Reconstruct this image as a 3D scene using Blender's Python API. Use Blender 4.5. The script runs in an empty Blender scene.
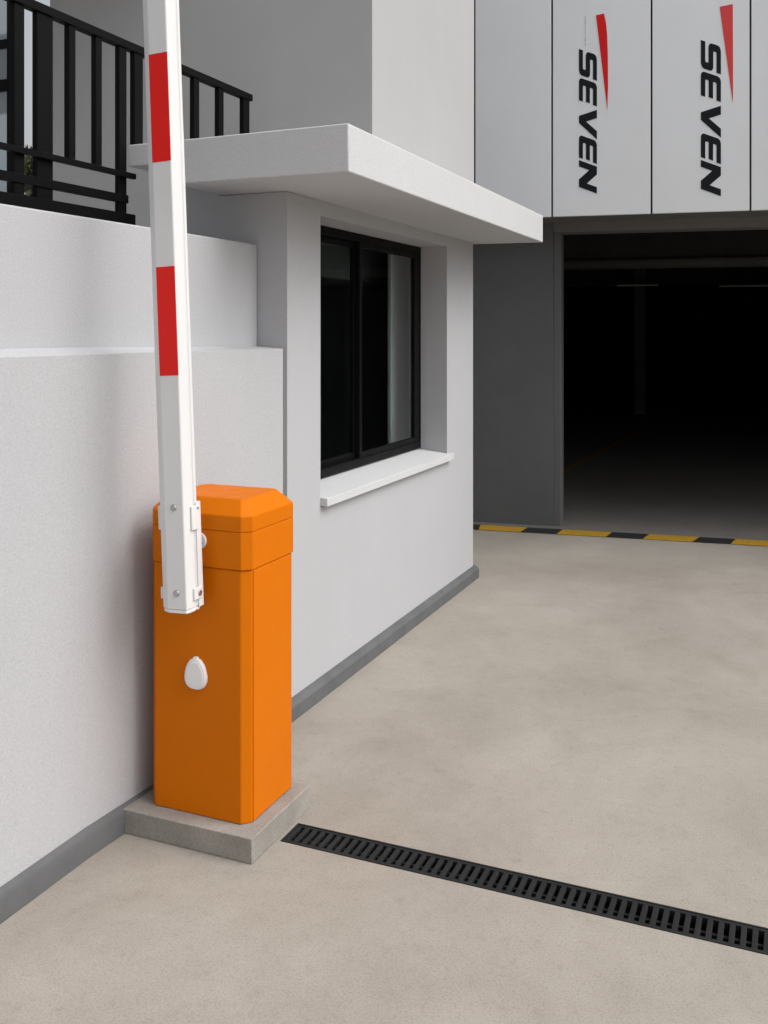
import bpy, bmesh, math, random
from mathutils import Vector, Matrix

random.seed(7)
scn = bpy.context.scene
COL = scn.collection
R = math.radians

# ------------------------------------------------------------------ materials
def new_mat(name):
    m = bpy.data.materials.new(name)
    m.use_nodes = True
    nt = m.node_tree
    return m, nt, nt.nodes['Principled BSDF']

def N(nt, kind, **inp):
    n = nt.nodes.new(kind)
    for k, v in inp.items():
        n.inputs[k.replace('_', ' ')].default_value = v
    return n

def noise(nt, tc, scale, detail=4, rough=0.55, dist=0.0):
    n = N(nt, 'ShaderNodeTexNoise', Scale=scale, Detail=detail, Roughness=rough, Distortion=dist)
    nt.links.new(tc, n.inputs['Vector'])
    return n.outputs['Fac']

def ramp(nt, fac, stops):
    r = nt.nodes.new('ShaderNodeValToRGB')
    el = r.color_ramp.elements
    while len(el) < len(stops):
        el.new(0.5)
    for e, (p, c) in zip(el, stops):
        e.position = p
        e.color = (*c, 1) if len(c) == 3 else c
    nt.links.new(fac, r.inputs['Fac'])
    return r.outputs['Color']

def mix(nt, kind, fac, a, b):
    n = nt.nodes.new('ShaderNodeMix')
    n.data_type = 'RGBA'
    n.blend_type = kind
    for sock, v in ((n.inputs[0], fac), (n.inputs[6], a), (n.inputs[7], b)):
        if isinstance(v, (int, float)):
            sock.default_value = v
        elif isinstance(v, tuple):
            sock.default_value = (*v, 1)
        else:
            nt.links.new(v, sock)
    return n.outputs[2]

def bump(nt, bsdf, height, strength, dist):
    b = N(nt, 'ShaderNodeBump', Strength=strength, Distance=dist)
    nt.links.new(height, b.inputs['Height'])
    nt.links.new(b.outputs['Normal'], bsdf.inputs['Normal'])
    return b

def coords(nt):
    return nt.nodes.new('ShaderNodeTexCoord').outputs['Object']

def plaster(name, col, var=0.035, grain=0.5, streak=0.012):
    m, nt, b = new_mat(name)
    tc = coords(nt)
    big = noise(nt, tc, 0.9, 5, 0.6, 0.4)
    c = ramp(nt, big, [(0.25, tuple(x * (1 - var) for x in col)), (0.75, tuple(min(1, x * (1 + var * .6)) for x in col))])
    # faint vertical rain streaks and dirt
    mp = N(nt, 'ShaderNodeMapping', Scale=(5.0, 5.0, 0.35))
    nt.links.new(tc, mp.inputs['Vector'])
    st = noise(nt, mp.outputs['Vector'], 2.2, 5, 0.65)
    sr = ramp(nt, st, [(0.35, (1 - streak,) * 3), (0.65, (1, 1, 1))])
    c = mix(nt, 'MULTIPLY', 1.0, c, sr)
    fine = noise(nt, tc, 210, 4, 0.8)
    fr = ramp(nt, fine, [(0.34, (0.845,) * 3), (0.5, (0.98,) * 3), (0.7, (1.07,) * 3)])
    c = mix(nt, 'MULTIPLY', 1.0, c, fr)
    nt.links.new(c, b.inputs['Base Color'])
    b.inputs['Roughness'].default_value = 0.9
    b.inputs['Specular IOR Level'].default_value = 0.25
    g2 = noise(nt, tc, 120, 5, 0.75)
    bump(nt, b, g2, grain, 0.004)
    return m

def paint(name, col, rough=0.4, var=0.03, peel=0.05, spec=0.5, metallic=0.0, scale=3.0):
    m, nt, b = new_mat(name)
    tc = coords(nt)
    n = noise(nt, tc, scale, 5, 0.6)
    c = ramp(nt, n, [(0.3, tuple(x * (1 - var) for x in col)), (0.7, tuple(min(1, x * (1 + var)) for x in col))])
    nt.links.new(c, b.inputs['Base Color'])
    rr = ramp(nt, noise(nt, tc, 14, 5, 0.65), [(0.3, (rough * .85,) * 3), (0.7, (min(1, rough * 1.2),) * 3)])
    nt.links.new(rr, b.inputs['Roughness'])
    b.inputs['Specular IOR Level'].default_value = spec
    b.inputs['Metallic'].default_value = metallic
    bump(nt, b, noise(nt, tc, 260, 2, 0.5), peel, 0.002)
    return m

def concrete(name, dark, light, rough=0.85, mott=1.0, grain=0.25, wear=True):
    m, nt, b = new_mat(name)
    tc = coords(nt)
    n1 = noise(nt, tc, 0.55 * mott, 7, 0.62, 0.6)
    c = ramp(nt, n1, [(0.3, dark), (0.72, light)])
    n2 = noise(nt, tc, 3.2 * mott, 8, 0.68, 0.8)
    c = mix(nt, 'MULTIPLY', 1.0, c, ramp(nt, n2, [(0.28, (0.91, 0.905, 0.895)), (0.62, (1.0, 1.0, 1.0)), (0.85, (1.02, 1.02, 1.02))]))
    n3 = noise(nt, tc, 160, 3, 0.75)
    c = mix(nt, 'MULTIPLY', 1.0, c, ramp(nt, n3, [(0.32, (0.76,) * 3), (0.5, (0.99,) * 3), (0.75, (1.10,) * 3)]))
    if wear:
        # cloudy trowel mottling, pores and a few darker stains
        n4 = noise(nt, tc, 1.7, 9, 0.72, 1.5)
        c = mix(nt, 'MULTIPLY', 1.0, c, ramp(nt, n4, [(0.33, (0.93, 0.925, 0.915)), (0.50, (1.0,) * 3), (0.70, (1.03, 1.03, 1.03))]))
        n5 = noise(nt, tc, 26, 6, 0.75, 0.5)
        c = mix(nt, 'MULTIPLY', 1.0, c, ramp(nt, n5, [(0.30, (0.88, 0.875, 0.86)), (0.46, (1.0,) * 3), (0.7, (1.03,) * 3)]))
    nt.links.new(c, b.inputs['Base Color'])
    rr = ramp(nt, n2, [(0.3, (rough * .88,) * 3), (0.7, (min(1, rough * 1.05),) * 3)])
    nt.links.new(rr, b.inputs['Roughness'])
    b.inputs['Specular IOR Level'].default_value = 0.35
    bump(nt, b, n3, grain, 0.002)
    return m

M = {}
M['plaster'] = plaster('white_plaster', (0.468, 0.474, 0.490))
M['plaster_booth'] = plaster('booth_plaster', (0.472, 0.478, 0.494), var=0.04)
M['canopy'] = plaster('canopy_render', (0.575, 0.58, 0.588), var=0.04, grain=0.6)
M['taupe'] = plaster('building_render', (0.43, 0.43, 0.432), var=0.05, grain=0.2)
M['skirt'] = paint('skirting_grey', (0.115, 0.118, 0.122), 0.7, 0.14, 0.3, 0.3, scale=6)
M['ground'] = concrete('driveway_concrete', (0.288, 0.258, 0.223), (0.408, 0.374, 0.331))
M['plinth'] = concrete('plinth_concrete', (0.205, 0.192, 0.172), (0.37, 0.346, 0.315), mott=3.5, wear=False)
M['garage_floor'] = concrete('garage_floor', (0.155, 0.145, 0.13), (0.215, 0.20, 0.185), 0.8)  # darker than the driveway: the garage's shade is put into this colour
M['orange'] = paint('orange_enamel', (0.60, 0.147, 0.0010), 0.5, 0.03, 0.06, 0.09)
M['white_alu'] = paint('white_aluminium', (0.70, 0.70, 0.70), 0.38, 0.02, 0.02, 0.5)
M['white_plastic'] = paint('white_plastic', (0.80, 0.80, 0.80), 0.35, 0.02, 0.02, 0.5)
M['red'] = paint('red_reflective_tape', (0.76, 0.014, 0.009), 0.5, 0.05, 0.05, 0.25)
M['steel'] = paint('bolt_steel', (0.45, 0.45, 0.46), 0.35, 0.08, 0.03, 0.5, 0.9)
M['slot'] = paint('dark_channel', (0.16, 0.16, 0.16), 0.6)
M['rail'] = paint('black_rail_paint', (0.003, 0.003, 0.0036), 0.5, 0.15, 0.08, 0.09)
M['frame'] = paint('black_window_frame', (0.0045, 0.0045, 0.005), 0.5, 0.1, 0.03, 0.12)
M['iron'] = paint('cast_iron', (0.014, 0.0148, 0.0155), 0.6, 0.25, 0.3, 0.3, 0.0, 9)
M['pit'] = paint('drain_pit', (0.012, 0.012, 0.012), 0.9)
M['sill'] = plaster('sill_stone', (0.58, 0.59, 0.60), var=0.03, grain=0.12)
M['panel'] = paint('fascia_panel', (0.74, 0.765, 0.79), 0.42, 0.03, 0.02, 0.4, scale=1.2)
M['joint'] = paint('joint_black', (0.02, 0.02, 0.02), 0.8)
M['soffit'] = paint('soffit_grey', (0.16, 0.155, 0.15), 0.8, 0.06)
M['dark_wall'] = paint('dark_grey_wall', (0.115, 0.120, 0.126), 0.75, 0.08, 0.25, 0.3, scale=2)
M['jamb'] = paint('jamb_grey', (0.125, 0.125, 0.124), 0.75, 0.06, 0.2, 0.3)
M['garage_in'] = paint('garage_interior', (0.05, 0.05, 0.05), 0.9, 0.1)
M['beam'] = paint('garage_beam', (0.15, 0.145, 0.135), 0.9, 0.1)
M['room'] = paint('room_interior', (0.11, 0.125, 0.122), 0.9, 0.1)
M['blind'] = paint('blind_cloth', (0.62, 0.68, 0.66), 0.9, 0.04, 0.2)
M['letter'] = paint('letter_vinyl', (0.009, 0.011, 0.014), 0.55, 0.03, 0.03, 0.15)
M['wedge'] = paint('wedge_vinyl', (0.62, 0.010, 0.010), 0.5, 0.03, 0.03, 0.2)
M['wedge_faded'] = paint('wedge_vinyl_faded', (0.64, 0.040, 0.040), 0.5)
M['bark'] = paint('hedge_stem', (0.07, 0.05, 0.035), 0.9)
M['hedge'] = paint('hedge_leaf', (0.075, 0.085, 0.035), 0.7, 0.5, 0.0, 0.3, scale=6)

def stripe_mat(name, col):
    m, nt, b = new_mat(name)
    tc = coords(nt)
    n = noise(nt, tc, 28, 7, 0.72)
    c = ramp(nt, n, [(0.36, tuple(x * .75 + .008 for x in col)), (0.5, col)])
    nt.links.new(c, b.inputs['Base Color'])
    b.inputs['Roughness'].default_value = 0.75
    return m
M['yellow'] = stripe_mat('yellow_road_paint', (0.47, 0.265, 0.010))
M['faded_yellow'] = stripe_mat('faded_yellow_paint', (0.30, 0.17, 0.02))
M['black'] = stripe_mat('black_road_paint', (0.012, 0.012, 0.013))

m, nt, b = new_mat('window_glass')
b.inputs['Base Color'].default_value = (0.86, 0.90, 0.89, 1)
b.inputs['Transmission Weight'].default_value = 1.0
b.inputs['Roughness'].default_value = 0.0
b.inputs['IOR'].default_value = 1.45
M['glass'] = m
m, nt, b = new_mat('tinted_reflective_glass')
b.inputs['Base Color'].default_value = (0.50, 0.55, 0.58, 1)
b.inputs['Roughness'].default_value = 0.05
b.inputs['Metallic'].default_value = 0.6
M['mirror_glass'] = m
m, nt, b = new_mat('tube_lamp')
b.inputs['Base Color'].default_value = (0.45, 0.45, 0.44, 1)
b.inputs['Emission Color'].default_value = (1.0, 0.97, 0.90, 1)
b.inputs['Emission Strength'].default_value = 0.006
M['tube'] = m

# ------------------------------------------------------------------ helpers
def fresh():
    return bmesh.new()

def box(bm, x0, x1, y0, y1, z0, z1, mi=0):
    v = [bm.verts.new(p) for p in ((x0, y0, z0), (x1, y0, z0), (x1, y1, z0), (x0, y1, z0),
                                   (x0, y0, z1), (x1, y0, z1), (x1, y1, z1), (x0, y1, z1))]
    for f in ((3, 2, 1, 0), (4, 5, 6, 7), (0, 1, 5, 4), (1, 2, 6, 5), (2, 3, 7, 6), (3, 0, 4, 7)):
        bm.faces.new([v[i] for i in f]).material_index = mi
    return v

def loft(bm, rings, cap=True):
    """rings: lists of points, same count; joins them into a closed solid"""
    vs = [[bm.verts.new(p) for p in r] for r in rings]
    n = len(vs[0])
    for a, c in zip(vs, vs[1:]):
        for i in range(n):
            bm.faces.new((a[i], a[(i + 1) % n], c[(i + 1) % n], c[i]))
    if cap:
        bm.faces.new(list(reversed(vs[0])))
        bm.faces.new(vs[-1])

def prism(bm, pts, axis, a0, a1):
    """extrude a 2D polygon along an axis ('x','y','z')"""
    def p3(p, a):
        return {'x': (a, p[0], p[1]), 'y': (p[0], a, p[1]), 'z': (p[0], p[1], a)}[axis]
    loft(bm, [[p3(p, a0) for p in pts], [p3(p, a1) for p in pts]])

def cyl(bm, c, r, axis, a0, a1, n=24, r1=None):
    r1 = r if r1 is None else r1
    def ring(rad, a):
        out = []
        for i in range(n):
            t = 2 * math.pi * i / n
            u, w = c[0] + rad * math.cos(t), c[1] + rad * math.sin(t)
            out.append({'x': (a, u, w), 'y': (u, a, w), 'z': (u, w, a)}[axis])
        return out
    loft(bm, [ring(r, a0), ring(r1, a1)])

def obj(name, bm, mats, parent=None, bevel=0.0, seg=2, smooth=False):
    bmesh.ops.recalc_face_normals(bm, faces=bm.faces)
    me = bpy.data.meshes.new(name)
    bm.to_mesh(me)
    bm.free()
    for m_ in (mats if isinstance(mats, (list, tuple)) else [mats]):
        me.materials.append(M[m_] if isinstance(m_, str) else m_)
    if smooth:
        for p in me.polygons:
            p.use_smooth = True
    o = bpy.data.objects.new(name, me)
    COL.objects.link(o)
    if bevel:
        md = o.modifiers.new('Bevel', 'BEVEL')
        md.width = bevel
        md.segments = seg
        md.limit_method = 'ANGLE'
        md.angle_limit = R(25)
        md.harden_normals = True
        for p in me.polygons:
            p.use_smooth = True
        wn = o.modifiers.new('Normals', 'WEIGHTED_NORMAL')
        wn.keep_sharp = True
    if parent:
        o.parent = parent
    return o

def thing(name, label, cat, loc=(0, 0, 0), rz=0.0, group=None):
    o = bpy.data.objects.new(name, None)
    o.empty_display_size = 0.1
    COL.objects.link(o)
    o.location = loc
    o.rotation_euler = (0, 0, rz)
    o['label'] = label
    o['category'] = cat
    if group:
        o['group'] = group
    return o

def tag(o, label, cat, group=None):
    o['label'] = label
    o['category'] = cat
    if group:
        o['group'] = group
    return o

def structure(o):
    o['kind'] = 'structure'
    return o

# ------------------------------------------------------------------ ground
DX0, DX1, DY0, DY1 = -1.507, 4.0, 2.706, 2.826        # drain slot in the paving
bm = fresh()
xs = [-150, DX0, DX1, 150]
ys = [-150, DY0, DY1, 150]
grid = [[bm.verts.new((x, y, 0)) for x in xs] for y in ys]
for j in range(3):
    for i in range(3):
        if i == 1 and j == 1:
            continue
        bm.faces.new((grid[j][i], grid[j][i + 1], grid[j + 1][i + 1], grid[j + 1][i]))
structure(obj('ground', bm, 'ground'))

# ------------------------------------------------------------------ drain
dr = thing('drain_grate', 'long black slotted drain grate let into the concrete driveway', 'drain', (DX0, DY0, 0))
bm = fresh()
L, W = DX1 - DX0, DY1 - DY0
box(bm, 0, L, 0, 0.006, -0.03, 0.003)
box(bm, 0, L, W - 0.006, W, -0.03, 0.003)
box(bm, 0, 0.006, 0.0061, W - 0.0061, -0.03, 0.003)
obj('frame', bm, 'iron', dr, 0.0015)
bm = fresh()
pitch = 0.029
n = int((L - 0.02) / pitch)
box(bm, 0.007, L, 0.0068, 0.016, -0.022, 0.001)
box(bm, 0.007, L, W - 0.016, W - 0.0068, -0.022, 0.001)
for i in range(n + 1):
    x = 0.007 + i * pitch
    if x + 0.015 < L:
        box(bm, x, x + 0.0148, 0.0161, W - 0.0161, -0.012, 0.0008)
box(bm, 0.007, L, W * .5 - 0.005, W * .5 + 0.005, -0.034, -0.0125)
obj('grate', bm, 'iron', dr, 0.0015)
bm = fresh()
box(bm, 0, L, 0, 0.010, -0.14, -0.0305)
box(bm, 0, L, W - 0.010, W, -0.14, -0.0305)
box(bm, 0, L, 0, W, -0.16, -0.1405)
obj('channel', bm, 'pit', dr)

# ------------------------------------------------------------------ retaining wall
rw = thing('retaining_wall', 'stepped white rendered retaining wall with grey skirting beside the orange barrier', 'wall', (-2.1, 1.5, 0))
def ch(name, bm, mats, root, bevel=0.0, **k):
    """child in world coordinates"""
    bmesh.ops.transform(bm, matrix=(Matrix.Translation(root.location) @ Matrix.Rotation(root.rotation_euler[2], 4, 'Z')).inverted(), verts=bm.verts)
    return obj(name, bm, mats, root, bevel, **k)
bm = fresh()
WA, WB, YK = -2.021, -1.958, 2.40   # the last stretch runs out a little to meet the gatehouse
def wx(y):
    return WA if y <= YK else WA + (WB - WA) * (y - YK) / (3.538 - YK)
def wring(y, zb): return [(-2.40, y, 0), (wx(y), y, 0), (wx(y), y, 1.5465), (-2.089, y, zb), (-2.089, y, 1.49), (-2.40, y, 1.49)]
loft(bm, [wring(-4, 1.572), wring(YK, 1.569), wring(3.538, 1.556)])
ch('lower_wall', bm, 'plaster', rw)
bm = fresh(); box(bm, -2.40, -2.091, -4, 3.557, 1.50, 1.985)
ch('upper_wall', bm, 'plaster', rw, 0.006)
bm = fresh(); box(bm, -2.40, -1.970, 3.5385, 3.5585, 0, 1.5455)
ch('joint', bm, 'plaster', rw)
bm = fresh()
def sring(y): return [(wx(y) + a, y, z) for a, z in ((0.0005, 0), (0.022, 0), (0.022, 0.060), (0.015, 0.077), (0.0005, 0.087))]
loft(bm, [sring(-4), sring(YK), sring(3.53)])
ch('skirting', bm, 'skirt', rw, 0.002)

bm = fresh(); box(bm, -30, -2.401, -4, 4.435, 1.952, 1.98)
structure(obj('terrace', bm, 'taupe'))

# ------------------------------------------------------------------ gatehouse
gh = thing('gatehouse', 'white rendered gatehouse with flat canopy and sliding service window', 'gatehouse', (-1.95, 3.56, 0))
Y0, Y1, ZT = 3.56, 6.084, 2.2
OY0, OY1, OZ0, OZ1 = 3.867, 5.569, 0.835, 2.134
bm = fresh()
def holed(bm, x0, x1, o, h):
    """wall slab in the YZ plane with a rectangular hole"""
    def rect(x, r):
        return [bm.verts.new((x, y, z)) for y, z in ((r[0], r[2]), (r[1], r[2]), (r[1], r[3]), (r[0], r[3]))]
    a, b_, c, d = rect(x0, o), rect(x0, h), rect(x1, o), rect(x1, h)
    for i in range(4):
        j = (i + 1) % 4
        bm.faces.new((a[i], a[j], b_[j], b_[i]))
        bm.faces.new((c[j], c[i], d[i], d[j]))
        bm.faces.new((a[j], a[i], c[i], c[j]))
        bm.faces.new((b_[i], b_[j], d[j], d[i]))
holed(bm, -2.20, -1.95, (Y0, Y1, 0, ZT), (OY0, OY1, OZ0, OZ1))
box(bm, -2.494, -2.2801, Y0, Y0 + 0.14, 0, 2.2865)
box(bm, -2.28, -2.2, Y0, Y0 + 0.14, 0, ZT)
box(bm, -2.494, -2.2005, Y1 - 0.14, Y1, 0, ZT)
ch('wall', bm, 'plaster_booth', gh)
bm = fresh()
loft(bm, [[(-2.28, 3.222, 2.2035), (-1.51, 3.222, 2.2035), (-1.51, 3.222, 2.383), (-2.498, 3.222, 2.3765), (-2.498, 3.222, 2.287), (-2.28, 3.222, 2.287)],
          [(-2.28, 6.19, 2.2005), (-1.51, 6.19, 2.194), (-1.51, 6.19, 2.369), (-2.498, 6.19, 2.3735), (-2.498, 6.19, 2.287), (-2.28, 6.19, 2.287)]])
ch('canopy', bm, 'canopy', gh, 0.005)
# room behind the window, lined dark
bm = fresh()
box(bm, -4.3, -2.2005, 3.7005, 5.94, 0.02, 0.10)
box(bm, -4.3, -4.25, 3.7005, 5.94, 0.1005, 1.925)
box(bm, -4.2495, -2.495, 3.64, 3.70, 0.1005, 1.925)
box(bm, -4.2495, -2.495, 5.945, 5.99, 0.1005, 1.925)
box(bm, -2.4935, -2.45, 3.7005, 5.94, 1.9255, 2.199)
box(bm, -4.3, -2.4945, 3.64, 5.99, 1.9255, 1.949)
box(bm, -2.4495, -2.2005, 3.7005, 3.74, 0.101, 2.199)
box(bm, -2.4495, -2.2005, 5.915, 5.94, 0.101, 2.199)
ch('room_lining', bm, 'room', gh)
bm = fresh()
prism(bm, [(-1.99, 0), (-1.917, 0), (-1.917, 0.058), (-1.924, 0.069), (-1.9495, 0.080), (-1.99, 0.0801)], 'y', 3.2, 6.115)
box(bm, -2.4, -1.9498, 6.0845, 6.112, 0, 0.070)
ch('skirting', bm, 'skirt', gh, 0.002)
# window
FX = -2.118
bm = fresh()
fw = 0.042
y0, y1, z0, z1 = OY0 + 0.001, OY1 - 0.001, 0.905, OZ1 - 0.001
box(bm, FX - 0.07, FX, y0, y1, z1 - fw, z1)
box(bm, FX - 0.07, FX, y0, y1, z0, z0 + fw)
box(bm, FX - 0.07, FX, y0, y0 + fw, z0 + fw + .0005, z1 - fw - .0005)
box(bm, FX - 0.07, FX, y1 - 0.02, y1, z0 + fw + .0005, z1 - fw - .0005)
win = ch('window', bm, 'frame', gh, 0.003)
def wchild(name, bm, mat, bevel=0.0):
    bmesh.ops.translate(bm, verts=bm.verts, vec=-gh.location)
    o = obj(name, bm, mat, win, bevel)
    return o
ymid = 4.72
def sash(xf, a, b, st):
    bm = fresh()
    s = 0.028
    za, zb = z0 + fw + 0.001, z1 - fw - 0.001
    box(bm, xf - 0.028, xf, a, b, zb - s, zb)
    box(bm, xf - 0.028, xf, a, b, za, za + s)
    box(bm, xf - 0.028, xf, a, a + (s if a < ymid else st), za + s + .0003, zb - s - .0003)
    box(bm, xf - 0.028, xf, b - (st if a < ymid else s), b, za + s + .0003, zb - s - .0003)
    wchild('sash', bm, 'frame', 0.002)
    bm = fresh()
    box(bm, xf - 0.017, xf - 0.012, a + s - 0.004, b - s + 0.004, za + s - 0.004, zb - s + 0.004)
    wchild('pane', bm, 'glass')
sash(FX - 0.036, y0 + fw + 0.001, ymid + 0.03, 0.085)
sash(FX - 0.004, ymid - 0.05, y1 - 0.021, 0.075)
# sloping sill
bm = fresh()
prism(bm, [(-2.1949, 0.86), (-1.916, 0.838), (-1.916, 0.874), (-2.1949, 0.905)], 'y', OY0 + 0.0015, OY1 - 0.0015)
prism(bm, [(-1.9495, 0.8406), (-1.916, 0.838), (-1.916, 0.874), (-1.9495, 0.8777)], 'y', OY1 - 0.0012, OY1 + 0.035)
ch('sill', bm, 'sill', gh, 0.002)

# blind hanging inside the booth, behind the far pane
bm = fresh()
box(bm, -2.30, -2.275, 5.46, 5.90, 0.30, 2.14)
tag(obj('partition_panel', bm, 'blind', None, 0.004), 'pale grey green upright panel inside behind the far window pane', 'panel')

# ------------------------------------------------------------------ terrace railing
RX = -2.5
rl = thing('terrace_railing', 'black steel balcony railing of flat bars on top of the white wall', 'railing', (RX, 2.0, 1.98))
def bar(name, ya, yb, za, zb, xa=-0.012, xb=0.012):
    if name in ('post', 'baluster'):
        ya += 0.014; yb += 0.018
    bm = fresh(); box(bm, RX + xa, RX + xb, ya, yb, za, zb)
    return ch(name, bm, 'rail', rl, 0.002)
bar('top_rail', 0.4, 4.175, 2.760, 2.792, -0.016, 0.02)
bar('bottom_rail', 0.4, 3.245, 2.0, 2.094, -0.022, 0.022)
bar('middle_rail', 0.4, 3.205, 2.135, 2.168, -0.005, 0.018)
bar('lower_rail', 0.4, 3.235, 2.236, 2.258, 0.0125, 0.033)
for ya, yb in ((0.9, 0.945), (1.75, 1.795), (2.575, 2.618), (2.684, 2.76), (3.141, 3.182)):
    bar('post', ya, yb, 2.0945, 2.7595)
ys_ = [2.848, 2.998]
for k in range(9):
    ys_.append(2.44 - 0.15 * k)
for ya in ys_:
    if all(abs(ya - p) > 0.06 for p in (0.9, 1.75)):
        bar('baluster', ya, ya + 0.03, 2.2585, 2.7595, -0.012, 0.014)
for ya, w in ((3.236, 0.05), (3.662, 0.036), (3.865, 0.036), (4.086, 0.05)):
    bar('baluster', ya, ya + w, 2.3775, 2.7595, -0.012, 0.014)
for ya in ys_ + [2.585, 2.70, 3.15]:
    bm = fresh()
    cyl(bm, (RX + 0.016, ya + 0.03), 0.012, 'z', 2.2575, 2.264, 8, 0.007)
    ch('weld_bead', bm, 'rail', rl)

# ------------------------------------------------------------------ building behind
bd = thing('building', 'plain grey rendered building block rising behind the gatehouse canopy', 'building', (-1.95, 4.44, 2.0))
bm = fresh()
box(bm, -4.0, -1.95, 4.44, 6.106, 2.379, 5.6)
box(bm, -4.0, -2.4985, 4.44, 6.106, 1.955, 2.3785)
ch('wall', bm, 'taupe', bd)

bm = fresh(); box(bm, -9.0, -2.9, 2.75, 4.4395, 3.86, 4.02)  # unseen slab above the view, added to shade the top of the wall
ch('shade_slab', bm, 'taupe', bd, 0.004)

# glazed door further along the terrace, sky behind it
gd = thing('glazed_door', 'dark framed glazed terrace door at the left edge behind the railing', 'door', (-6.05, 5.2, 1.98))
bm = fresh()
X0, X1 = -7.0, -5.2
box(bm, X0, X1, 5.2, 5.26, 4.06, 4.5)
box(bm, X0, X1, 5.2, 5.26, 3.62, 3.68)
box(bm, X0, X1, 5.2, 5.26, 3.22, 3.30)
box(bm, X0, X1, 5.2, 5.26, 1.981, 2.3)
bm2 = fresh()
box(bm2, X0, X1, 5.225, 5.235, 2.3005, 4.0595)
bm.free(); bm2.free()
# frame members are set so each meets the next end to end
def dbar(a, b, z0_, z1_):
    bm = fresh(); box(bm, a, b, 5.2, 5.26, z0_, z1_); return bm
bm = fresh()
DR0, DR1 = -6.6, -5.02
box(bm, DR0, DR0 + 0.07, 5.2, 5.26, 1.981, 4.3)
box(bm, DR1 - 0.05, DR1, 5.2, 5.26, 1.981, 4.3)
for za, zb in ((4.1, 4.3), (3.60, 3.66), (3.30, 3.38), (1.981, 2.1)):
    box(bm, DR0 + 0.0705, DR1 - 0.0505, 5.2, 5.26, za, zb)
ch('frame', bm, 'frame', gd, 0.003)
for za, zb in ((3.661, 4.099), (3.381, 3.599), (2.101, 3.299)):
    bm = fresh(); box(bm, DR0 + 0.071, DR1 - 0.051, 5.222, 5.234, za, zb)
    ch('pane', bm, 'mirror_glass', gd)

# hedge on the terrace
hd = thing('hedge', 'brownish green clipped hedge beyond the terrace railing at far left', 'hedge', (-7.5, 9.5, 1.98))
bm = fresh()
for i in range(14000):
    p = Vector((random.uniform(-10.5, -7.4), random.uniform(9.2, 10.1), 2.0 + 1.9 * random.random() ** 0.8))
    p.z += 0.12 * math.sin(p.x * 3.1) + 0.08 * math.sin(p.x * 7.3 + 1)
    if p.z < 2.0:
        continue
    s = random.uniform(0.03, 0.065)
    q = Matrix.Rotation(random.uniform(0, 6.28), 3, 'Z') @ Matrix.Rotation(random.uniform(-1.2, 1.2), 3, 'X')
    vs = [bm.verts.new(p + q @ Vector(c)) for c in ((-s * .5, 0, 0), (0, -s * .2, s), (s * .5, 0, 0), (0, s * .2, -s))]
    bm.faces.new(vs)
ch('foliage', bm, 'hedge', hd)
bm = fresh()
for k in range(14):
    cyl(bm, (-10.3 + k * 0.21, 9.65), 0.03, 'z', 1.9, 3.2, 8, 0.012)
ch('stem', bm, 'bark', hd)
bm = fresh(); box(bm, -30, -4.02, 4.4355, 6.9, 1.80, 1.98); box(bm, -30, -6.8, 6.9005, 14, 1.80, 1.98)
structure(obj('garden', bm, 'garage_floor'))

# ------------------------------------------------------------------ parking garage (own axes, turned 7 degrees)
TH = R(7)
pg = thing('parking_garage', 'dark parking garage entrance under light grey fascia panels', 'garage', (0, 0, 0), TH)
def gp(name, bm, mats, bevel=0.0, **k):
    return obj(name, bm, mats, pg, bevel, **k)
T = 7.69
FZ0, FZ1 = 2.517, 5.3
joints = [-2.2, -1.451, -0.834, -0.080, 0.630, 1.345, 2.06, 2.775, 3.49, 4.205, 4.92]
for a, b_ in zip(joints, joints[1:]):
    bm = fresh(); box(bm, a + 0.007, b_ - 0.007, T, T + 0.03, FZ0, FZ1)
    gp('fascia_panel', bm, 'panel', 0.003)
bm = fresh(); box(bm, -2.2, 4.92, T + 0.022 + 0.01, T + 0.10, FZ0 + 0.02, FZ1 - 0.02)
gp('joint_backing', bm, 'joint')
bm = fresh(); box(bm, -2.2, 4.92, T + 0.1005, 8.1075, FZ0 + 0.001, FZ1 - 0.02)
gp('soffit', bm, 'soffit')
JX0, JX1 = -0.868, -0.808
OPR = 4.3
for a, b_ in ((-3.6, JX0), (OPR + 0.07, 7.0)):
    bm = fresh(); box(bm, a, b_, 8.108, 8.34, 0, 3.15)
    gp('wall', bm, 'dark_wall', 0.004)
for a, b_ in ((JX0 + 0.0005, JX1), (OPR, OPR + 0.0695)):
    bm = fresh(); box(bm, a, b_, 8.122, 8.36, 0, 2.4365)
    gp('jamb', bm, 'jamb', 0.004)
bm = fresh(); box(bm, JX0 + 0.0005, OPR + 0.0695, 8.115, 8.36, 2.437, 3.15)
gp('lintel', bm, 'soffit', 0.003)
bm = fresh()
GX0, GX1, GY1, GZ = -4.5, 9.0, 34.0, 2.95
box(bm, GX0, GX1, 8.3605, GY1, GZ, GZ + 0.2)
box(bm, GX0 - 0.2, GX0, 8.3405, GY1, 0, GZ + 0.2)
box(bm, GX1, GX1 + 0.2, 8.3405, GY1, 0, GZ + 0.2)
box(bm, GX0, GX1, GY1 + .0005, GY1 + 0.2, 0, GZ + 0.2)
box(bm, GX0 - 0.2, -3.6005, 8.2, 8.34, 0, GZ + 0.2)
box(bm, 7.0005, GX1 + 0.2, 8.2, 8.34, 0, GZ + 0.2)
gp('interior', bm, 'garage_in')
bm = fresh(); box(bm, GX0, GX1, 12.7, 13.0, 2.45, GZ - 0.001)
gp('ceiling_beam', bm, 'garage_in', 0.01)
bm = fresh(); cyl(bm, (12.60, 2.465), 0.065, 'x', GX0, GX1, 20)
gp('pipe', bm, 'beam', smooth=True)
bm = fresh(); box(bm, GX0, GX1, 20.7, 21.0, 2.55, GZ - 0.001)
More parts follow.
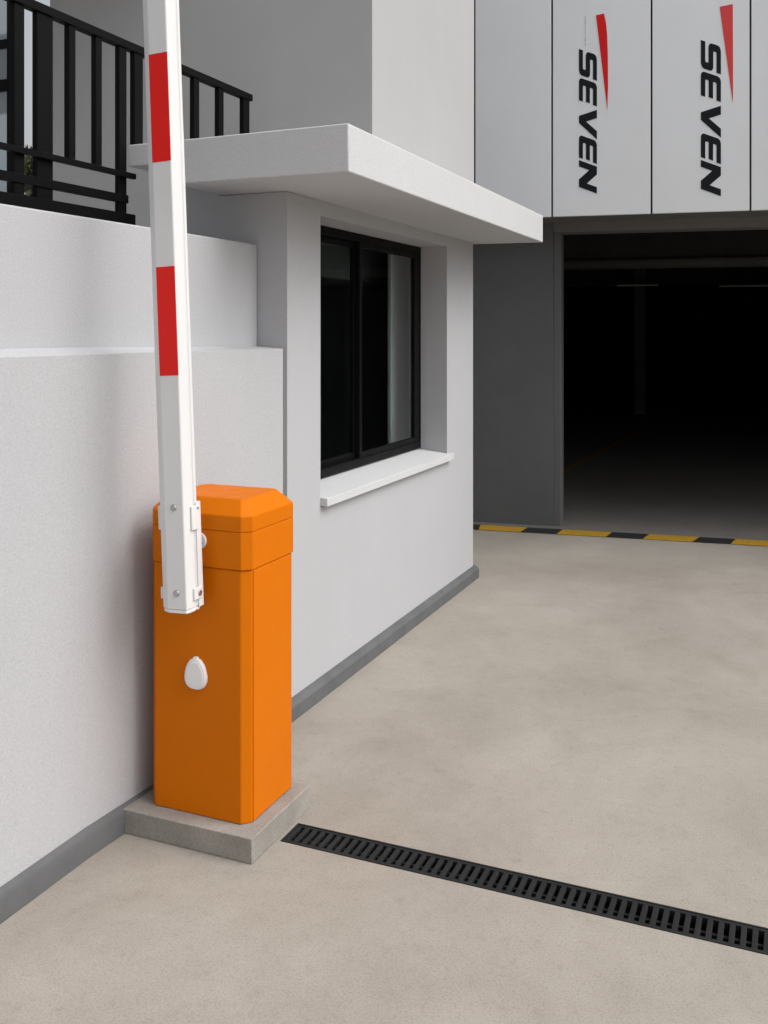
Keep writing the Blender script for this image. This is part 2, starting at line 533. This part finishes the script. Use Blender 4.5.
gp('ceiling_beam', bm, 'garage_in', 0.01)

bm = fresh()
v = [bm.verts.new(p) for p in ((-3.6, 8.0005, 0.004), (6.9, 8.0005, 0.004), (6.9, 8.345, 0.004), (GX1, 8.345, 0.004), (GX1, GY1, 0.004), (GX0, GY1, 0.004), (GX0, 8.345, 0.004), (-3.6, 8.345, 0.004))]
bm.faces.new(v)
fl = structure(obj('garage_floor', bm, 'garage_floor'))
fl.rotation_euler = (0, 0, TH)

def gpoint(s, t, z=0.0):
    return (s * math.cos(TH) - t * math.sin(TH), s * math.sin(TH) + t * math.cos(TH), z)

# column, lamps and bay line inside
cm = thing('column', 'square concrete column deep inside the dark garage', 'column', gpoint(-0.42, 19.45), TH)
bm = fresh(); box(bm, -0.10, 0.10, -0.10, 0.10, 0.0045, 2.94)
obj('shaft', bm, 'beam', cm, 0.01)
def lamp(label, s, t, length):
    r = thing('tube_lamp', label, 'lamp', gpoint(s, t, 2.47), TH, 'tube lamps under the garage ceiling')
    bm = fresh(); box(bm, -length / 2, length / 2, -0.04, 0.04, 0.02, 0.07)
    box(bm, -length * .42, -length * .40, -0.01, 0.01, 0.0705, 0.449)
    box(bm, length * .40, length * .42, -0.01, 0.01, 0.0705, 0.449)
    obj('housing', bm, 'garage_in', r, 0.004)
    bm = fresh(); cyl(bm, (0, 0), 0.014, 'x', -length / 2 + 0.02, length / 2 - 0.02, 12)
    obj('tube', bm, 'tube', r)
lamp('short dim tube lamp above the column inside the dark garage', -0.45, 18.7, 0.78)
lamp('longer tube lamp nearest the right edge inside the dark garage', 1.87, 19.5, 1.7)
bm = fresh()
P0, P1 = Vector((-1.112, 11.19)), Vector((-0.30, 16.2))
d = (P1 - P0).normalized(); nrm = Vector((-d.y, d.x)) * 0.045
pts = [P0 + nrm, P0 - nrm, P1 - nrm, P1 + nrm]
bm.faces.new([bm.verts.new(gpoint(p.x, p.y, 0.008)) for p in pts])
structure(obj('bay_line', bm, 'faded_yellow'))

# hazard stripe across the entrance
bm = fresh()
bot = [-1.78, -1.439, -1.101, -0.812, -0.428, -0.1485, 0.218, 0.497]
top = [-1.80, -1.457, -1.066, -0.778, -0.389, -0.100, 0.2815, 0.547]
while bot[-1] < 4.2:
    st = 0.37 if (len(bot) % 2 == 0) else 0.285
    bot.append(bot[-1] + st); top.append(top[-1] + st)
for i in range(len(bot) - 1):
    q = [(bot[i], 7.80), (bot[i + 1], 7.80), (top[i + 1], 8.0), (top[i], 8.0)]
    f = bm.faces.new([bm.verts.new(gpoint(s, t, 0.004)) for s, t in q])
    f.material_index = 0 if i % 2 else 1
o = obj('hazard_stripe', bm, ['yellow', 'black'])
tag(o, 'yellow and black hazard stripe painted across the garage entrance', 'road marking')

# ------------------------------------------------------------------ wall signs
SV = [(0, 0), (1.2, 0), (1.38, .05), (1.45, .15), (1.45, .46), (1.40, .56), (1.25, .62), (.42, .62), (.38, .65), (.38, .75), (.42, .78),
      (1.45, .78), (1.45, 1), (.25, 1), (.07, .95), (0, .85), (0, .54), (.05, .44), (.2, .38), (1.03, .38), (1.07, .35), (1.07, .25), (1.03, .22), (0, .22)]
EV = [(0, .15), (.06, .05), (.2, 0), (1.29, 0), (1.29, .22), (.42, .22), (.37, .26), (.37, .36), (.4, .39), (1.25, .39), (1.25, .61), (.4, .61),
      (.37, .64), (.37, .74), (.42, .78), (1.29, .78), (1.29, 1), (.2, 1), (.06, .95), (0, .85)]
VV = [(0, 1), (.70, 0), (1.10, 0), (1.67, 1), (1.20, 1), (.88, .40), (.46, 1)]
NV = [(0, 0), (0, 1), (.44, 1), (1.16, .44), (1.16, 1), (1.52, 1), (1.52, 0), (1.09, 0), (.36, .57), (.36, 0)]
WORD = [(SV, 0.0), (EV, 1.61), (VV, 3.09), (EV, 4.85), (NV, 6.29)]

def sign(label, s0, ztop, cap, wedge, wmat, ticks):
    org = gpoint(s0, T - 0.0005, ztop)
    r = thing('wall_sign', label, 'sign', org, TH, 'sign lettering on the fascia panels')
    for poly, off in WORD:
        pts = []
        for u, v_ in poly:
            uu = u + off + 0.42 * v_
            pts.append((v_ * cap, -uu * cap * 1.005))
        bm = fresh()
        prism(bm, pts, 'y', -0.002, 0.0)
        obj('letter', bm, 'letter', r)
    bm = fresh(); prism(bm, [(s - s0, z - ztop) for s, z in wedge], 'y', -0.002, 0.0)
    obj('red_wedge', bm, wmat, r)
    if ticks:
        bm = fresh()
        for k in range(17):
            z = 0.245 - k * 0.0142
            w = random.uniform(0.004, 0.008)
            box(bm, 0.046, 0.046 + w * .7, -0.0015, 0.0, z, z + w)
        obj('fine_print', bm, 'soffit', r)
sign('SEVEN lettering with dark red curved wedge and fine print, beside the canopy', -0.625, 3.819, 0.137,
     [(-.495, 4.07), (-.434, 4.078), (-.420, 4.01), (-.411, 3.92), (-.405, 3.75), (-.404, 3.50), (-.409, 3.33)], 'wedge', True)
sign('SEVEN lettering with faded straight sided red wedge, on the right panel', 0.279, 3.814, 0.143,
     [(.413, 4.052), (.506, 4.064), (.508, 3.44), (.506, 3.326)], 'wedge_faded', False)

# ------------------------------------------------------------------ plinth
bm = fresh(); box(bm, -2.012, -1.52, 2.552, 2.935, 0, 0.078)
tag(obj('concrete_plinth', bm, 'plinth', None, 0.003), 'low grey concrete plinth under the orange barrier cabinet', 'plinth')

# ------------------------------------------------------------------ barrier
pb = thing('parking_barrier', 'orange parking barrier cabinet with raised white and red boom arm', 'barrier', (-1.75, 2.75, 0.078))
def octo(x0, x1, y0, y1, c, z, b=0.006):
    return [(x0 + c, y0, z), (x1 - c, y0, z), (x1, y0 + c, z), (x1, y1 - b, z), (x1 - b, y1, z), (x0 + b, y1, z), (x0, y1 - b, z), (x0, y0 + c, z)]
BX0, BX1, BY0, BY1 = -1.943, -1.569, 2.611, 2.902
bm = fresh()
loft(bm, [octo(BX0, BX1, BY0, BY1, 0.026, 0.079), octo(BX0, BX1, BY0, BY1, 0.026, 0.8705)])
ch('cabinet', bm, 'orange', pb, 0.003)
bm = fresh()   # side door, a hair proud of the cabinet
box(bm, BX1 - 0.001, BX1 + 0.0035, BY0 + 0.030, BY1 - 0.028, 0.083, 0.868)
ch('door', bm, 'orange', pb, 0.0015)
bm = fresh()   # hood with chamfered top
e = 0.004
rings = [octo(BX0 - 0.001, BX1 + e, BY0 - e, BY1 + e, 0.027, 0.8725), octo(BX0 - 0.001, BX1 + e, BY0 - e, BY1 + e, 0.027, 0.9895)]
ch_ = loft(bm, rings)
ch('hood', bm, 'orange', pb, 0.0018)
bm = fresh()
k = 0.0
rings = [octo(BX0 - 0.001, BX1 + e, BY0 - e, BY1 + e, 0.027, 0.9900),
         octo(BX0 - 0.001, BX1 + e, BY0 - e, BY1 + e, 0.027, 1.040),
         octo(BX0 + 0.042, BX1 - 0.036, BY0 + 0.040, BY1 - 0.022, 0.014, 1.087, 0.02)]
loft(bm, rings)
ch('lid', bm, 'orange', pb, 0.0035, seg=3)
# key cover: egg shaped, narrower at the top
bm = fresh()
def egg(sc, y, cx=-1.756, cz=0.531):
    out = []
    for i in range(40):
        t = 2 * math.pi * i / 40
        ct, st_ = math.cos(t), math.sin(t)
        ct = math.copysign(abs(ct) ** 0.8, ct)
        st_ = math.copysign(abs(st_) ** 0.95, st_)
        w = 0.0415 * (1 - 0.20 * (st_ + 0.25)) * ct
        h = 0.0495 * st_
        out.append((cx + w * sc, y, cz + h * sc))
    return out
loft(bm, [egg(1.0, BY0 - 0.0003), egg(1.0, BY0 - 0.011), egg(0.93, BY0 - 0.0145)])
kc = ch('key_cover', bm, 'white_plastic', pb, 0.0015)
bm = fresh()
loft(bm, [egg(0.80, BY0 - 0.0144), egg(0.78, BY0 - 0.0165)])
bmesh.ops.translate(bm, verts=bm.verts, vec=-pb.location)
obj('flap', bm, 'white_plastic', kc, 0.0008)
bm = fresh()
box(bm, -1.763, -1.749, BY0 - 0.0135, BY0 - 0.0004, 0.574, 0.584)
bmesh.ops.translate(bm, verts=bm.verts, vec=-pb.location)
obj('hinge', bm, 'white_plastic', kc, 0.001)

# pivot flange on the cabinet front
PX, PZ = -1.757, 0.955
bm = fresh()
cyl(bm, (PX + 0.014, PZ), 0.027, 'y', BY0 - 0.014, BY0 - 0.0045, 32)
fl_ = ch('pivot_flange', bm, 'white_alu', pb, 0.001)
for t in (-0.3, 2.84):
    bm = fresh()
    cyl(bm, (PX + 0.014 + 0.015 * math.cos(t), PZ + 0.015 * math.sin(t)), 0.004, 'y', BY0 - 0.018, BY0 - 0.0142, 6)
    bmesh.ops.translate(bm, verts=bm.verts, vec=-pb.location)
    obj('bolt', bm, 'steel', fl_)

# boom arm: octagonal profile with a slot down each side; own axis tilted 2 degrees
TILT = R(-2.38)
AX, AYF, AZ = -1.7555, 2.488, 0.759
def arm_xf(bm):
    """local arm frame -> cabinet frame: x width, y depth, z along the arm"""
    mtx = Matrix.Translation(Vector((AX, AYF, AZ)) - Vector(pb.location)) @ Matrix.Rotation(TILT, 4, 'Y')
    bmesh.ops.transform(bm, matrix=mtx, verts=bm.verts)
    return bm
aw, ad = 0.050, 0.074
LX, LY, RX_, RY = 0.0265, 0.0125, 0.005, 0.020       # the two front chamfers
prof = [(-aw + LX, 0), (aw - RX_, 0), (aw, RY), (aw, 0.046), (aw - 0.006, 0.047), (aw - 0.006, 0.053), (aw, 0.054), (aw, ad - 0.008), (aw - 0.008, ad),
        (-aw + 0.008, ad), (-aw, ad - 0.008), (-aw, 0.054), (-aw + 0.006, 0.053), (-aw + 0.006, 0.047), (-aw, 0.046), (-aw, LY)]
bm = fresh()
prism(bm, prof, 'z', 0.006, 3.6)
arm = obj('boom_arm', arm_xf(bm), 'white_alu', pb, 0.003)
bm = fresh()
prism(bm, [(p[0] * 0.96, p[1] * .96 + .002) for p in prof], 'z', -0.006, 0.0055)
obj('end_cap', arm_xf(bm), 'white_plastic', arm, 0.003)
for k in range(6):
    za = 0.724 + k * 0.661
    zb = za + 0.336
    if zb > 3.6:
        break
    bm = fresh(); box(bm, -aw + LX, aw - RX_, -0.0012, -0.0001, za, zb)
    obj('red_stripe', arm_xf(bm), 'red', arm)
# clamp: back channel, side plates, blocks, bolts
bm = fresh()
box(bm, -aw - 0.0075, aw + 0.0035, ad + 0.001, ad + 0.007, 0.004, 0.328)
box(bm, aw + 0.0010, aw + 0.0035, 0.056, ad + 0.0005, 0.004, 0.328)
box(bm, -aw - 0.0075, -aw - 0.0045, 0.050, ad + 0.0005, 0.004, 0.328)
br = obj('clamp_bracket', arm_xf(bm), 'white_alu', arm, 0.001)
for za, zb in ((0.244, 0.318), (0.030, 0.066)):
    bm = fresh(); box(bm, aw + 0.0003, aw + 0.007, 0.028, 0.064 if za > .2 else ad - 0.004, za, zb)
    obj('clamp_block', arm_xf(bm), 'white_alu', br, 0.002)
    bm = fresh(); box(bm, -aw - 0.015, -aw - 0.0003, 0.022, 0.05, za, zb)
    obj('clamp_block', arm_xf(bm), 'white_alu', br, 0.002)
    bm = fresh()
    cyl(bm, (0.056, za + 0.018) if za < .2 else (0.059, zb - 0.008), 0.009 if za < .2 else 0.004, 'x', aw + 0.0071, aw + 0.0105, 14)
    obj('bolt', arm_xf(bm), 'steel', br, 0.001)
for zz in (0.318, 0.056):
    bm = fresh()
    cyl(bm, (0.010, zz), 0.0095, 'y', -0.004, -0.0002, 16, 0.011)
    cyl(bm, (0.010, zz), 0.005, 'y', -0.006, -0.0041, 6)
    obj('bolt', arm_xf(bm), 'steel', br, 0.0005)
bm = fresh()
box(bm, -0.030, 0.020, ad + 0.0105, BY0 - 0.0145 - AYF, 0.12, 0.27)
obj('arm_mount', arm_xf(bm), 'white_alu', arm, 0.002)


# ------------------------------------------------------------------ light
w = bpy.data.worlds.new('World')
scn.world = w
w.use_nodes = True
wn = w.node_tree
bg = wn.nodes['Background']
sky = wn.nodes.new('ShaderNodeTexSky')
sky.sky_type = 'NISHITA'
sky.sun_disc = False
SUN_EL, SUN_AZ = R(50), R(85)      # azimuth measured from +Y towards +X
sky.sun_elevation = SUN_EL
sky.sun_rotation = SUN_AZ
sky.air_density = 1.0
sky.dust_density = 6.0
sky.ozone_density = 1.0
# overcast: pull the sky's blue most of the way to grey
hs = wn.nodes.new('ShaderNodeHueSaturation')
hs.inputs['Saturation'].default_value = 0.22
wn.links.new(sky.outputs['Color'], hs.inputs['Color'])
wn.links.new(hs.outputs['Color'], bg.inputs['Color'])
bg.inputs['Strength'].default_value = 0.15

sd = bpy.data.lights.new('sun', 'SUN')
sd.energy = 0.8
sd.angle = R(60)
sd.color = (1.0, 0.99, 0.975)
so = bpy.data.objects.new('sun', sd)
COL.objects.link(so)
dirv = Vector((math.sin(SUN_AZ) * math.cos(SUN_EL), math.cos(SUN_AZ) * math.cos(SUN_EL), math.sin(SUN_EL)))
so.rotation_euler = dirv.to_track_quat('Z', 'Y').to_euler()
so.location = dirv * 20

# ------------------------------------------------------------------ camera
cd = bpy.data.cameras.new('camera')
cam = bpy.data.objects.new('camera', cd)
COL.objects.link(cam)
cam.location = (0, 0, 1.62)
cam.rotation_euler = (R(90), 0, math.atan(412 / 970))
cd.sensor_width = 36
cd.lens = 36 * 970 / 1024
cd.shift_y = -181 / 1024
cd.clip_start = 0.05
cd.clip_end = 500
scn.camera = cam

vs_ = scn.view_settings
vs_.view_transform = 'Standard'
vs_.look = 'None'
vs_.exposure = 0.24
vs_.gamma = 1.0
vs_.use_curve_mapping = False
scn.cycles.use_denoising = True
scn.cycles.max_bounces = 10
